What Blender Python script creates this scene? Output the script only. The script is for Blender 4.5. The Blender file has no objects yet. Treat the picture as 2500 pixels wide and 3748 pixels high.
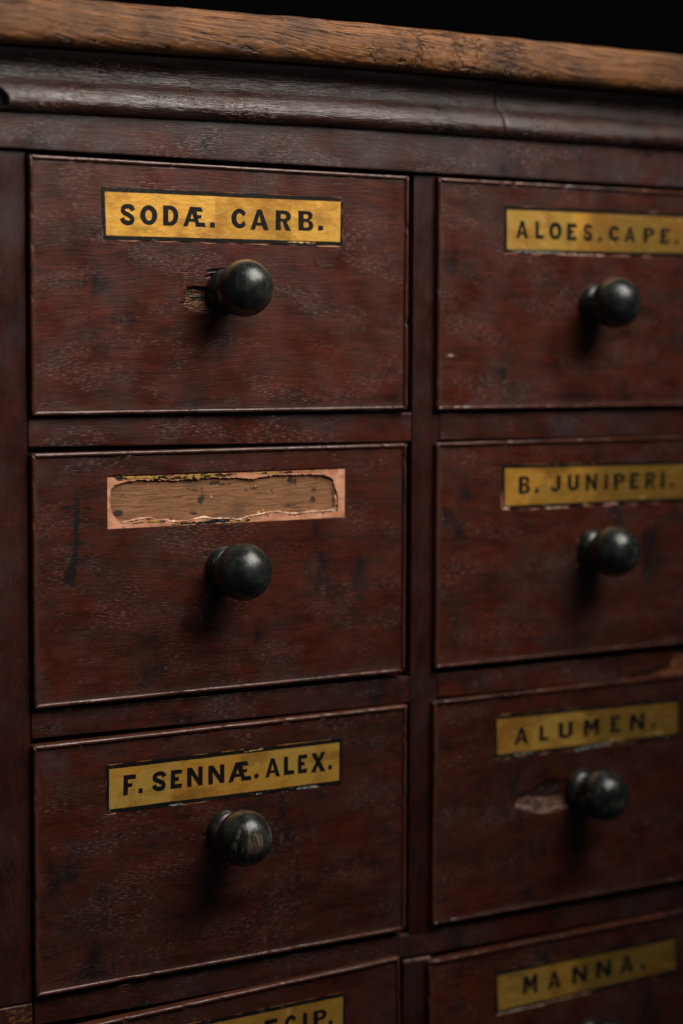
import bpy, bmesh, math, random
from mathutils import Vector, Matrix, noise
from mathutils.geometry import tessellate_polygon

random.seed(4)
S = bpy.context.scene
COL = S.collection
MM = 0.001

# ------------------------------------------------------------------ camera
cd = bpy.data.cameras.new('camera')
cam = bpy.data.objects.new('camera', cd)
COL.objects.link(cam)
cr = Vector((0.843467, -0.537165, 0.004231)); cu = Vector((0.040957, 0.072160, 0.996552)); cf = Vector((0.535618, 0.840385, -0.082865))
cl = Vector((-0.359178, -0.817182, -0.080808))
cam.matrix_world = Matrix(((cr.x, cu.x, -cf.x, cl.x), (cr.y, cu.y, -cf.y, cl.y), (cr.z, cu.z, -cf.z, cl.z), (0, 0, 0, 1)))
cd.sensor_fit = 'HORIZONTAL'
cd.sensor_width = 36.0
cd.lens = 106.75
cd.clip_start = 0.05
cd.clip_end = 50
cd.dof.use_dof = True
cd.dof.focus_distance = 0.925
cd.dof.aperture_fstop = 5.8
S.camera = cam

# ------------------------------------------------------------------ world, lamps, exposure
w = bpy.data.worlds.new('World'); S.world = w; w.use_nodes = True
w.node_tree.nodes['Background'].inputs[0].default_value = (0.55, 0.65, 0.8, 1)
w.node_tree.nodes['Background'].inputs[1].default_value = 0.030
S.view_settings.view_transform = 'Standard'
S.view_settings.look = 'None'
S.view_settings.exposure = 0
S.view_settings.gamma = 1

def area(name, target, direction, dist, size, power, color, size_y=None):
    ld = bpy.data.lights.new(name, 'AREA')
    ld.energy = power; ld.color = color; ld.shape = 'RECTANGLE'; ld.size = size; ld.size_y = size_y or size
    o = bpy.data.objects.new(name, ld); COL.objects.link(o)
    d = Vector(direction).normalized()
    o.location = Vector(target) + d * dist
    o.rotation_euler = (-d).to_track_quat('-Z', 'Y').to_euler()
    return o

T0 = (0.05, 0, -0.04)
wl_ = area('window_light', T0, (0.36, -0.62, 0.70), 0.62, 0.62, 2.1, (1.0, 0.93, 0.85), 0.50)
wl_.data.spread = math.radians(80)
T1 = (0.12, 0, 0.0)
area('ceiling_lamp', T1, (-0.36, -0.50, 0.84), 1.2, 0.16, 0.24, (0.84, 0.94, 1.0))
area('ceiling_lamp', T1, (0.02, -0.48, 0.86), 1.2, 0.16, 0.30, (0.84, 0.94, 1.0))
area('ceiling_lamp', T1, (0.42, -0.50, 0.80), 1.2, 0.16, 0.55, (0.84, 0.94, 1.0))

# ------------------------------------------------------------------ material helpers
class G:
    def __init__(s, name):
        s.m = bpy.data.materials.new(name); s.m.use_nodes = True
        s.t = s.m.node_tree; s.n = s.t.nodes; s.n.clear()
        s.out = s.n.new('ShaderNodeOutputMaterial'); s.b = s.n.new('ShaderNodeBsdfPrincipled')
        s.t.links.new(s.b.outputs[0], s.out.inputs[0])
        g = s.n.new('ShaderNodeNewGeometry'); s.pos = g.outputs['Position']; s.normal = g.outputs['Normal']
    def _in(s, sock, v):
        if isinstance(v, bpy.types.NodeSocket): s.t.links.new(v, sock)
        elif isinstance(v, tuple) and len(v) == 3 and sock.type == 'RGBA': sock.default_value = (*v, 1)
        else: sock.default_value = v
    def set(s, **k):
        for a, v in k.items(): s._in(s.b.inputs[a.replace('_', ' ')], v)
    def math(s, op, a, b=0.0, c=None, clamp=False):
        n = s.n.new('ShaderNodeMath'); n.operation = op; n.use_clamp = clamp
        s._in(n.inputs[0], a); s._in(n.inputs[1], b)
        if c is not None: s._in(n.inputs[2], c)
        return n.outputs[0]
    def xyz(s, v=None):
        n = s.n.new('ShaderNodeSeparateXYZ'); s._in(n.inputs[0], v or s.pos); return n.outputs
    def comb(s, x, y, z=0.0):
        n = s.n.new('ShaderNodeCombineXYZ'); s._in(n.inputs[0], x); s._in(n.inputs[1], y); s._in(n.inputs[2], z); return n.outputs[0]
    def scale(s, v, k):
        n = s.n.new('ShaderNodeVectorMath'); n.operation = 'MULTIPLY'; s._in(n.inputs[0], v)
        n.inputs[1].default_value = k if isinstance(k, tuple) else (k, k, k); return n.outputs[0]
    def noise(s, v, scale=1.0, detail=2.0, rough=0.5, dist=0.0):
        n = s.n.new('ShaderNodeTexNoise'); s._in(n.inputs['Vector'], v); n.inputs['Scale'].default_value = scale
        n.inputs['Detail'].default_value = detail; n.inputs['Roughness'].default_value = rough; n.inputs['Distortion'].default_value = dist
        return n.outputs[0]
    def voro(s, v, scale=1.0, feature='F1', metric='EUCLIDEAN', out='Distance', rnd=1.0):
        n = s.n.new('ShaderNodeTexVoronoi'); n.feature = feature
        if feature != 'DISTANCE_TO_EDGE': n.distance = metric
        s._in(n.inputs['Vector'], v); n.inputs['Scale'].default_value = scale; n.inputs['Randomness'].default_value = rnd
        return n.outputs[out]
    def step(s, v, lo, hi):
        n = s.n.new('ShaderNodeMapRange'); n.interpolation_type = 'SMOOTHSTEP'
        s._in(n.inputs[0], v); n.inputs[1].default_value = lo; n.inputs[2].default_value = hi; return n.outputs[0]
    def lin(s, v, a, b, c, d):
        n = s.n.new('ShaderNodeMapRange'); s._in(n.inputs[0], v)
        for i, q in enumerate((a, b, c, d)): n.inputs[i + 1].default_value = q
        return n.outputs[0]
    def mix(s, f, a, b):
        n = s.n.new('ShaderNodeMix'); n.data_type = 'RGBA'; s._in(n.inputs[0], f)
        s._in(n.inputs[6], a); s._in(n.inputs[7], b); return n.outputs[2]
    def attr(s, name):
        n = s.n.new('ShaderNodeAttribute'); n.attribute_name = name; return n.outputs['Color']
    def bump(s, h, strength=0.3, dist=0.0005, normal=None):
        n = s.n.new('ShaderNodeBump'); n.inputs['Strength'].default_value = strength; n.inputs['Distance'].default_value = dist
        s._in(n.inputs['Height'], h)
        if normal is not None: s.t.links.new(normal, n.inputs['Normal'])
        return n.outputs[0]

def edge_attr(g):
    n = g.n.new('ShaderNodeAttribute'); n.attribute_name = 'margin'; return n.outputs['Fac']

def mahogany(name, axis='x', dark=(0.0090, 0.0030, 0.0021), light=(0.084, 0.0150, 0.0060), haze=(0.037, 0.0220, 0.0172),
             haze_lo=0.53, haze_amt=0.55, fleck=0.42, rough=0.38, fleck_lo=0.535, bump=0.34, spec=0.36):
    g = G(name)
    oi = g.n.new('ShaderNodeObjectInfo').outputs['Random']
    sh = g.n.new('ShaderNodeVectorMath'); sh.operation = 'ADD'; g.t.links.new(g.pos, sh.inputs[0])
    g.t.links.new(g.comb(g.math('MULTIPLY', oi, 3.7), g.math('MULTIPLY', oi, 1.3), g.math('MULTIPLY', oi, 7.9)), sh.inputs[1])
    g.pos = sh.outputs[0]; p = g.xyz()
    along = p[0] if axis == 'x' else p[2]
    across = g.math('ADD', p[2] if axis == 'x' else p[0], g.math('MULTIPLY', p[1], 0.8))
    warp = g.noise(g.scale(g.pos, 9.0), detail=2)
    warp2 = g.noise(g.scale(g.pos, 38.0), detail=1)
    across = g.math('ADD', across, g.math('MULTIPLY', g.math('SUBTRACT', warp, 0.5), 0.022))
    across = g.math('ADD', across, g.math('MULTIPLY', g.math('SUBTRACT', warp2, 0.5), 0.0020))
    grain = g.noise(g.comb(g.math('MULTIPLY', along, 16.0), g.math('MULTIPLY', across, 330.0)), detail=4, rough=0.6)
    fine = g.noise(g.comb(g.math('MULTIPLY', along, 90.0), g.math('MULTIPLY', across, 1300.0), 3.0), detail=2)
    band = g.noise(g.comb(g.math('MULTIPLY', along, 5.0), g.math('MULTIPLY', across, 38.0), 7.0), detail=2)
    mott = g.noise(g.comb(g.math('MULTIPLY', along, 55.0), g.math('MULTIPLY', across, 110.0), 8.0), detail=6, rough=0.7)
    f = g.math('ADD', g.math('ADD', g.math('MULTIPLY', grain, 0.24), g.math('MULTIPLY', mott, 0.55)), g.math('ADD', g.math('MULTIPLY', band, 0.30), g.math('MULTIPLY', fine, 0.31)))
    col = g.mix(g.step(f, 0.46, 0.92), dark, light)
    # blotchy bloom on the old varnish
    hz = g.noise(g.scale(g.pos, 21.0), detail=5, rough=0.62)
    hz2 = g.noise(g.comb(g.math('MULTIPLY', along, 26.0), g.math('MULTIPLY', across, 95.0), 5.0), detail=3)
    hzf = g.math('MULTIPLY', g.step(g.math('ADD', g.math('MULTIPLY', hz, 0.72), g.math('MULTIPLY', hz2, 0.28)), haze_lo - 0.06, haze_lo + 0.16), haze_amt)
    col = g.mix(hzf, col, haze)
    dk = g.step(g.noise(g.comb(g.math('MULTIPLY', p[0], 38.0), g.math('MULTIPLY', p[2], 24.0), p[1]), detail=6, rough=0.66), 0.55, 0.68)
    col = g.mix(g.math('MULTIPLY', dk, 0.85), col, (0.0075, 0.0060, 0.0064))
    sc_ = g.step(g.noise(g.comb(g.math('MULTIPLY', p[0], 20.0), g.math('MULTIPLY', p[2], 13.0), g.math('ADD', p[1], 5.0)), detail=6, rough=0.7), 0.60, 0.74)
    col = g.mix(g.math('MULTIPLY', sc_, 0.6), col, (0.050, 0.044, 0.046))
    bz = g.step(g.noise(g.scale(g.pos, 17.0), detail=3, rough=0.5), 0.54, 0.72)
    col = g.mix(g.math('MULTIPLY', bz, 0.35), col, (0.038, 0.0145, 0.0065))
    # pale flecks in the pores: short streaks along the grain
    fl = g.noise(g.comb(g.math('MULTIPLY', along, 330.0), g.math('MULTIPLY', across, 2300.0), 1.0), detail=2)
    fmask = g.noise(g.comb(g.math('MULTIPLY', along, 26.0), g.math('MULTIPLY', across, 60.0), 4.0), detail=5, rough=0.65)
    flf = g.math('MULTIPLY', g.step(fl, fleck_lo, fleck_lo + 0.11), g.step(fmask, 0.45, 0.62))
    flf = g.math('MULTIPLY', flf, fleck)
    col = g.mix(flf, col, (0.185, 0.140, 0.125))
    # dust and wear along the margins of a front
    ed = g.math('ADD', edge_attr(g), g.math('MULTIPLY', g.math('SUBTRACT', g.noise(g.scale(g.pos, 70.0), detail=3), 0.5), 0.9))
    col = g.mix(g.math('MULTIPLY', g.step(ed, 0.40, 0.95), 0.65), col, (0.075, 0.040, 0.034))
    # marks painted on the mesh: R raw splintered wood, G black (paint streak, gouge, cracks, holes), B pale lift
    mk = g.n.new('ShaderNodeSeparateColor'); g.t.links.new(g.attr('marks'), mk.inputs[0])
    rn = g.noise(g.comb(g.math('MULTIPLY', p[0], 170.0), g.math('MULTIPLY', p[2], 900.0)), detail=4, rough=0.7)
    rawc = g.mix(g.step(rn, 0.34, 0.62), (0.010, 0.0055, 0.0045), (0.22, 0.080, 0.024))
    rawc = g.mix(g.step(g.noise(g.scale(g.pos, 900.0), detail=2), 0.62, 0.74), rawc, (0.36, 0.19, 0.08))
    jag = g.math('MULTIPLY', g.math('SUBTRACT', g.noise(g.comb(g.math('MULTIPLY', p[0], 260.0), g.math('MULTIPLY', p[2], 700.0), 2.0), detail=3), 0.5), 0.9)
    col = g.mix(g.step(g.math('ADD', mk.outputs[0], jag), 0.42, 0.58), col, rawc)
    col = g.mix(g.math('MULTIPLY', g.step(g.math('ADD', mk.outputs[1], jag), 0.40, 0.62), 0.93), col, (0.0085, 0.0095, 0.009))
    liftc = g.mix(g.step(rn, 0.42, 0.60), (0.040, 0.019, 0.013), (0.34, 0.21, 0.16))
    col = g.mix(g.math('MULTIPLY', g.step(g.math('ADD', mk.outputs[2], jag), 0.40, 0.60), 0.9), col, liftc)
    rg = g.lin(g.noise(g.scale(g.pos, 60.0), detail=3), 0.3, 0.7, rough - 0.09, rough + 0.14)
    tone = g.math('ADD', 0.82, g.math('MULTIPLY', g.math('FRACT', g.math('MULTIPLY', oi, 17.3)), 0.36))
    vm = g.n.new('ShaderNodeVectorMath'); vm.operation = 'SCALE'; g.t.links.new(col, vm.inputs[0]); g.t.links.new(tone, vm.inputs['Scale']); col = vm.outputs[0]
    g.set(Base_Color=col, Roughness=rg, Specular_IOR_Level=spec)
    h = g.math('ADD', g.math('MULTIPLY', fine, 0.5), g.math('ADD', g.math('MULTIPLY', flf, 0.25), g.math('MULTIPLY', grain, 0.35)))
    g.set(Normal=g.bump(h, bump, 0.0006))
    return g.m

M = {}
# dark scuffs use the same varnish
M['panel'] = mahogany('mahogany_panel')
M['rail'] = mahogany('mahogany_rail', haze=(0.042, 0.0275, 0.0265), haze_lo=0.49, haze_amt=0.7, fleck=0.55)
M['stile'] = mahogany('mahogany_stile', axis='z', haze_lo=0.55, haze_amt=0.5, fleck=0.12, dark=(0.010, 0.0032, 0.0028), light=(0.054, 0.0098, 0.0055))
M['frieze'] = mahogany('mahogany_frieze', haze=(0.046, 0.0335, 0.0335), haze_lo=0.42, haze_amt=0.85, fleck=0.6, rough=0.38)
M['moulding'] = mahogany('mahogany_moulding', dark=(0.0095, 0.0042, 0.0034), light=(0.062, 0.019, 0.010), haze=(0.035, 0.0225, 0.019), haze_lo=0.47, haze_amt=0.7, fleck=0.6, rough=0.32, bump=1.3, spec=0.5)
M['bead'] = mahogany('mahogany_bead', dark=(0.026, 0.0080, 0.0052), light=(0.125, 0.037, 0.018), haze=(0.060, 0.033, 0.025), fleck=0.25, rough=0.25, spec=0.5)
M['bead_v'] = mahogany('mahogany_bead_upright', axis='z', dark=(0.024, 0.0075, 0.0055), light=(0.095, 0.027, 0.013), haze=(0.05, 0.032, 0.027), fleck=0.2, rough=0.32)

def oak():
    g = G('worn_top_wood'); p = g.xyz()
    warp = g.noise(g.scale(g.pos, 11.0), detail=3)
    a = g.math('ADD', g.math('ADD', p[2], g.math('MULTIPLY', p[1], 0.9)), g.math('MULTIPLY', g.math('SUBTRACT', warp, 0.5), 0.012))
    a = g.math('SUBTRACT', a, g.math('MULTIPLY', p[0], -0.06))
    n1 = g.noise(g.comb(g.math('MULTIPLY', p[0], 15.0), g.math('MULTIPLY', a, 700.0)), detail=6, rough=0.72)
    n2 = g.noise(g.scale(g.pos, 34.0), detail=4, rough=0.6)
    col = g.mix(g.step(n1, 0.30, 0.68), (0.060, 0.0195, 0.005), (0.31, 0.122, 0.033))
    col = g.mix(g.math('MULTIPLY', g.step(n2, 0.43, 0.68), 0.8), col, (0.062, 0.028, 0.0135))
    crack = g.noise(g.comb(g.math('MULTIPLY', p[0], 45.0), g.math('MULTIPLY', a, 650.0), 9.0), detail=3, rough=0.6)
    cf_ = g.step(crack, 0.565, 0.68)
    col = g.mix(g.math('MULTIPLY', cf_, 0.85), col, (0.030, 0.013, 0.007))
    zone = g.math('MULTIPLY', g.step(p[0], 0.150, 0.185), g.math('SUBTRACT', 1.0, g.step(p[0], 0.245, 0.30)))
    wv = g.comb(g.math('ADD', p[0], g.math('MULTIPLY', g.noise(g.scale(g.pos, 160.0), detail=2), 0.008)), g.math('ADD', a, g.math('MULTIPLY', g.noise(g.scale(g.pos, 210.0), detail=2), 0.005)))
    ve = g.voro(g.scale(wv, (210.0, 330.0, 0.0)), 1.0, 'DISTANCE_TO_EDGE')
    vc = g.math('MULTIPLY', g.math('SUBTRACT', 1.0, g.step(ve, 0.0, 0.16)), zone)
    vc = g.math('MULTIPLY', vc, g.step(g.noise(g.scale(g.pos, 75.0), detail=3, rough=0.6), 0.47, 0.60))
    cf_ = g.math('MAXIMUM', cf_, vc)
    col = g.mix(g.math('MULTIPLY', vc, 0.7), col, (0.035, 0.015, 0.008))
    st = g.step(g.noise(g.scale(g.pos, 15.0), detail=3), 0.58, 0.70)
    col = g.mix(g.math('MULTIPLY', st, 0.6), col, (0.045, 0.028, 0.020))
    g.set(Base_Color=col, Roughness=g.lin(n2, 0.3, 0.7, 0.36, 0.58), Specular_IOR_Level=0.38)
    h = g.math('SUBTRACT', n1, g.math('MULTIPLY', cf_, 1.0))
    g.set(Normal=g.bump(h, 0.75, 0.0011))
    return g.m
M['top'] = oak()

def gold():
    g = G('gold_leaf'); p = g.xyz()
    leaf = g.voro(g.scale(g.pos, (21.0, 0.0, 26.0)), 1.0, 'F1', 'CHEBYCHEV', 'Color', 0.75)
    lc = g.n.new('ShaderNodeSeparateColor'); g.t.links.new(leaf, lc.inputs[0])
    n1 = g.noise(g.scale(g.pos, (140.0, 1.0, 300.0)), detail=5, rough=0.65)
    n2 = g.noise(g.scale(g.pos, 45.0), detail=4, rough=0.6)
    col = g.mix(g.step(lc.outputs[0], 0.25, 0.75), (0.82, 0.405, 0.056), (0.77, 0.455, 0.085))
    olive = g.math('MULTIPLY', g.step(g.math('ADD', p[0], g.math('MULTIPLY', lc.outputs[1], 0.012)), 0.312, 0.326), 0.8)
    olive = g.math('MAXIMUM', olive, g.math('MULTIPLY', g.step(lc.outputs[2], 0.62, 0.66), 0.35))
    col = g.mix(olive, col, (0.27, 0.160, 0.026))
    col = g.mix(g.math('MULTIPLY', g.step(n2, 0.44, 0.68), 0.8), col, (0.33, 0.135, 0.018))
    col = g.mix(g.math('MULTIPLY', g.step(n1, 0.52, 0.72), 0.45), col, (0.84, 0.52, 0.18))
    sc = g.noise(g.scale(g.pos, (160.0, 1.0, 900.0)), detail=2)
    col = g.mix(g.math('MULTIPLY', g.step(sc, 0.66, 0.74), 0.5), col, (0.80, 0.58, 0.28))
    col = g.mix(g.math('MULTIPLY', g.step(g.noise(g.scale(g.pos, (28.0, 1.0, 60.0)), detail=5, rough=0.6), 0.52, 0.68), 0.55), col, (0.24, 0.115, 0.022))
    spk = g.noise(g.scale(g.pos, 420.0), detail=2)
    col = g.mix(g.math('MULTIPLY', g.step(spk, 0.70, 0.76), 0.7), col, (0.10, 0.055, 0.02))
    g.set(Base_Color=col, Metallic=0.60, Roughness=g.lin(n2, 0.3, 0.7, 0.36, 0.55))
    g.set(Normal=g.bump(g.math('ADD', n1, n2), 0.35, 0.0006))
    return g.m
M['gold'] = gold()

def ink(name, wear_col, lo, hi):
    g = G(name)
    n = g.noise(g.scale(g.pos, (220.0, 1.0, 700.0)), detail=4, rough=0.65)
    n2 = g.noise(g.scale(g.pos, 30.0), detail=3)
    f = g.math('MULTIPLY', g.step(n, lo, hi), g.step(n2, 0.42, 0.62))
    col = g.mix(f, (0.0075, 0.0065, 0.0055), wear_col)
    g.set(Base_Color=col, Roughness=0.32, Specular_IOR_Level=0.4, Normal=g.bump(n, 0.35, 0.0003))
    return g.m
M['ink'] = ink('black_lettering_paint', (0.10, 0.06, 0.02), 0.66, 0.76)
M['border'] = ink('black_border_paint', (0.16, 0.11, 0.085), 0.55, 0.68)

def gesso():
    g = G('pink_gesso')
    n = g.noise(g.scale(g.pos, (110.0, 110.0, 260.0)), detail=4)
    n2 = g.noise(g.scale(g.pos, 300.0), detail=3)
    col = g.mix(g.step(n, 0.35, 0.7), (0.50, 0.205, 0.11), (0.74, 0.36, 0.22))
    col = g.mix(g.math('MULTIPLY', g.step(n2, 0.60, 0.70), 0.8), col, (0.16, 0.060, 0.028))
    col = g.mix(g.math('MULTIPLY', g.step(g.noise(g.scale(g.pos, 75.0), detail=4), 0.50, 0.66), 0.6), col, (0.30, 0.105, 0.048))
    g.set(Base_Color=col, Roughness=0.75, Specular_IOR_Level=0.2, Normal=g.bump(n2, 0.5, 0.0006))
    return g.m
M['gesso'] = gesso()
def gesso_edge():
    g = G('chalky_gesso_edge')
    n2 = g.noise(g.scale(g.pos, 420.0), detail=3)
    col = g.mix(g.step(n2, 0.42, 0.62), (0.40, 0.20, 0.115), (0.74, 0.54, 0.40))
    g.set(Base_Color=col, Roughness=0.85, Specular_IOR_Level=0.1, Normal=g.bump(n2, 0.6, 0.0006))
    return g.m
M['gesso_edge'] = gesso_edge()

def bare():
    g = G('bare_brown_wood'); p = g.xyz()
    a = g.math('ADD', p[2], g.math('MULTIPLY', g.math('SUBTRACT', g.noise(g.scale(g.pos, 30.0), detail=2), 0.5), 0.003))
    n = g.noise(g.comb(g.math('MULTIPLY', p[0], 70.0), g.math('MULTIPLY', a, 1300.0)), detail=5, rough=0.7)
    big = g.noise(g.scale(g.pos, 42.0), detail=4, rough=0.6)
    col = g.mix(g.step(n, 0.30, 0.70), (0.13, 0.054, 0.024), (0.38, 0.178, 0.078))
    col = g.mix(g.math('MULTIPLY', g.step(big, 0.50, 0.70), 0.65), col, (0.085, 0.052, 0.036))
    mk = g.n.new('ShaderNodeSeparateColor'); g.t.links.new(g.attr('marks'), mk.inputs[0])
    jag = g.math('MULTIPLY', g.math('SUBTRACT', g.noise(g.scale(g.pos, (330.0, 330.0, 520.0)), detail=4, rough=0.65), 0.5), 1.9)
    col = g.mix(g.math('MULTIPLY', g.step(g.math('ADD', mk.outputs[1], jag), 0.42, 0.80), 0.88), col, (0.012, 0.014, 0.014))
    col = g.mix(g.step(g.math('ADD', mk.outputs[0], jag), 0.42, 0.60), col, (0.62, 0.40, 0.12))
    col = g.mix(g.math('MULTIPLY', g.step(g.math('ADD', mk.outputs[2], jag), 0.3, 0.75), 0.8), col, (0.62, 0.40, 0.25))
    g.set(Base_Color=col, Roughness=0.62, Specular_IOR_Level=0.25, Normal=g.bump(n, 0.6, 0.0006))
    return g.m
M['bare'] = bare()

def gilt():
    g = G('flaked_gilding')
    n = g.noise(g.scale(g.pos, (180.0, 1.0, 420.0)), detail=4, rough=0.65)
    n2 = g.noise(g.scale(g.pos, (70.0, 1.0, 160.0)), detail=3)
    col = g.mix(g.step(n, 0.46, 0.54), (0.012, 0.011, 0.008), (0.55, 0.34, 0.06))
    col = g.mix(g.step(n2, 0.58, 0.62), col, (0.52, 0.21, 0.10))
    g.set(Base_Color=col, Roughness=0.4, Metallic=0.3, Normal=g.bump(n, 0.6, 0.0008))
    return g.m
M['gilt'] = gilt()
def black_flake():
    g = G('crinkled_black_paint')
    n = g.noise(g.scale(g.pos, 500.0), detail=3)
    col = g.mix(g.step(n, 0.55, 0.7), (0.010, 0.014, 0.016), (0.07, 0.09, 0.09))
    g.set(Base_Color=col, Roughness=0.28, Normal=g.bump(n, 0.9, 0.001))
    return g.m
M['flake'] = black_flake()

def chip(name, c1, c2, metal=0.0, rough=0.4):
    g = G(name); n = g.noise(g.scale(g.pos, 600.0), detail=3)
    g.set(Base_Color=g.mix(g.step(n, 0.4, 0.62), c1, c2), Roughness=rough, Metallic=metal, Normal=g.bump(n, 0.8, 0.0008)); return g.m
M['pale_chip_glint'] = chip('pale_paint_and_glint', (0.10, 0.10, 0.085), (0.36, 0.37, 0.33), 0.0, 0.3)
M['bright_gold'] = chip('bright_lifted_gold', (0.42, 0.24, 0.06), (0.90, 0.68, 0.28), 0.4, 0.3)

def ebony():
    g = G('ebonised_knob')
    n = g.noise(g.scale(g.pos, 140.0), detail=4, rough=0.6)
    n2 = g.noise(g.scale(g.pos, (900.0, 500.0, 160.0)), detail=3, rough=0.6)
    n3 = g.noise(g.scale(g.pos, 48.0), detail=2)
    px_ = g.xyz()
    col = g.mix(g.step(n, 0.40, 0.70), (0.0080, 0.0100, 0.0093), (0.026, 0.030, 0.027))
    wear = g.math('MULTIPLY', g.step(n2, 0.54, 0.66), g.step(n3, 0.50, 0.60))
    mk = g.n.new('ShaderNodeSeparateColor'); g.t.links.new(g.attr('marks'), mk.inputs[0])
    sc = g.step(g.math('MULTIPLY', mk.outputs[0], g.step(g.noise(g.comb(g.math('ADD', g.math('MULTIPLY', px_[0], 4600.0), g.math('MULTIPLY', px_[2], 900.0)), g.math('MULTIPLY', px_[2], 90.0)), detail=3, rough=0.7), 0.48, 0.60)), 0.30, 0.6)
    col = g.mix(g.math('MULTIPLY', wear, 0.65), col, (0.16, 0.115, 0.065))
    col = g.mix(sc, col, (0.30, 0.20, 0.11))
    glint = g.step(g.math('ADD', mk.outputs[2], g.math('MULTIPLY', g.math('SUBTRACT', n, 0.5), 1.1)), 0.40, 0.75)
    col = g.mix(g.math('MULTIPLY', glint, 0.85), col, (0.26, 0.185, 0.065))  # reflection of the gold plate, painted into the knob colour
    g.set(Base_Color=col, Roughness=g.lin(n, 0.3, 0.7, 0.20, 0.36), Specular_IOR_Level=0.55)
    g.set(Normal=g.bump(g.math('ADD', n, g.math('MULTIPLY', n2, 0.3)), 0.30, 0.0010))
    return g.m
M['ebony'] = ebony()

def plain(name, c, r=0.7):
    g = G(name); n = g.noise(g.scale(g.pos, 12.0), detail=4)
    g.set(Base_Color=g.mix(n, tuple(q * 0.7 for q in c), c), Roughness=r); return g.m
M['dark'] = plain('unlit_carcass_wood', (0.012, 0.006, 0.005))
M['wall'] = plain('dark_wall_paint', (0.020, 0.021, 0.017))

# ------------------------------------------------------------------ mesh helpers (coordinates in millimetres)
def link(name, verts, faces, mat, parent=None, org=(0, 0, 0), marks=None, smooth=True, kind=None):
    me = bpy.data.meshes.new(name)
    me.from_pydata([((x - org[0]) * MM, (y - org[1]) * MM, (z - org[2]) * MM) for x, y, z in verts], [], faces)
    bm = bmesh.new(); bm.from_mesh(me); bmesh.ops.recalc_face_normals(bm, faces=bm.faces); bm.to_mesh(me); bm.free()
    me.materials.append(mat)
    if marks is not None:
        at = me.color_attributes.new('marks', 'FLOAT_COLOR', 'POINT')
        flat = []
        for m in marks: flat += [m[0], m[1], m[2], 1.0]
        at.data.foreach_set('color', flat)
    if smooth: me.polygons.foreach_set('use_smooth', [True] * len(me.polygons))
    o = bpy.data.objects.new(name, me); COL.objects.link(o)
    if parent: o.parent = parent
    if kind: o['kind'] = kind
    return o

def thing(name, label, cat, loc, group=None, roty=0.0):
    o = bpy.data.objects.new(name, None); COL.objects.link(o)
    o.empty_display_size = 0.02
    o.location = [c * MM for c in loc]; o.rotation_euler = (0, roty, 0)
    o['label'] = label; o['category'] = cat
    if group: o['group'] = group
    return o

def axis_coords(a, b, step, r, extra=(), fine=None):
    e = [0, .08 * r, .25 * r, .55 * r, r]
    vals = [a + q for q in e] + [b - q for q in e]
    n = max(1, int((b - a - 2 * r) / step))
    vals += [a + r + (b - a - 2 * r) * i / n for i in range(1, n)]
    for q in extra: vals += [q - .03, q + .03]
    if fine:
        k = int((fine[1] - fine[0]) / fine[2]); vals = [v for v in vals if not fine[0] <= v <= fine[1]] + [fine[0] + (fine[1] - fine[0]) * i / k for i in range(k + 1)]
    vals = sorted(vals); out = [vals[0]]
    for v in vals[1:]:
        if v - out[-1] > 0.02: out.append(v)
    return out

def edge_drop(d, r):
    return 0.0 if d >= r else r * (1 - math.sqrt(max(0.0, 1 - (1 - d / r) ** 2)))

def board(name, x0, x1, zl, zr, yf, thick, mat, parent, org, step=4.0, r=0.7, depth=None, mark=None, wob=0.12, xe=(), ze=(), seed=0.0, margin=False, xfine=None, zfine=None):
    """a board whose front faces -y; zl / zr = (bottom, top) at its left and right end"""
    xs = axis_coords(x0, x1, step, r, xe, xfine)
    hs = axis_coords(0.0, zl[1] - zl[0], step, r, [q - zl[0] for q in ze], zfine and (zfine[0] - zl[0], zfine[1] - zl[0], zfine[2]))
    hh = zl[1] - zl[0]
    V, F, K = [], [], []
    nx, nz = len(xs), len(hs)
    for h in hs:
        for x in xs:
            t = (x - x0) / (x1 - x0); s = h / hh
            b = zl[0] + (zr[0] - zl[0]) * t; tp = zl[1] + (zr[1] - zl[1]) * t
            z = b + (tp - b) * s
            rr = r * (0.8 + 0.5 * noise.noise(Vector((x * .05, z * .05, seed))))
            y = yf + edge_drop(min(x - x0, x1 - x), rr) + edge_drop(min(h, hh - h), rr)
            y += wob * noise.noise(Vector((x * .02 + seed, z * .03, 1.7 + seed)))
            if depth: y += depth(x, z)
            V.append((x, y, z)); K.append(mark(x, z) if mark else (0, 0, 0))
    for j in range(nz - 1):
        for i in range(nx - 1):
            a = j * nx + i; F.append((a, a + 1, a + nx + 1, a + nx))
    n0 = len(V)
    # sides and back
    loop = [i for i in range(nx)] + [j * nx + nx - 1 for j in range(1, nz)] + [(nz - 1) * nx + i for i in range(nx - 2, -1, -1)] + [j * nx for j in range(nz - 2, 0, -1)]
    for i in loop:
        V.append((V[i][0], yf + thick, V[i][2])); K.append((0, 0, 0))
    m = len(loop)
    for i in range(m):
        F.append((loop[i], n0 + i, n0 + (i + 1) % m, loop[(i + 1) % m]))
    F.append(tuple(range(n0, n0 + m)))
    o = link(name, V, F, mat, parent, org, K)
    if margin:
        at = o.data.attributes.new('margin', 'FLOAT', 'POINT')
        vals = []
        for x, y, z in V:
            a, b, c, e = x - x0, x1 - x, z - zl[0], zl[1] - z
            vals.append(max(0.85 * math.exp(-a / 3.0), 0.35 * math.exp(-b / 2.0), 0.95 * math.exp(-c / 3.5), 0.4 * math.exp(-e / 2.0)))
        at.data.foreach_set('value', vals)
    return o

def inside(pt, poly):
    x, y = pt; c = False; n = len(poly); j = n - 1
    for i in range(n):
        xi, yi = poly[i]; xj, yj = poly[j]
        if (yi > y) != (yj > y) and x < (xj - xi) * (y - yi) / (yj - yi) + xi: c = not c
        j = i
    return c

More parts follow.
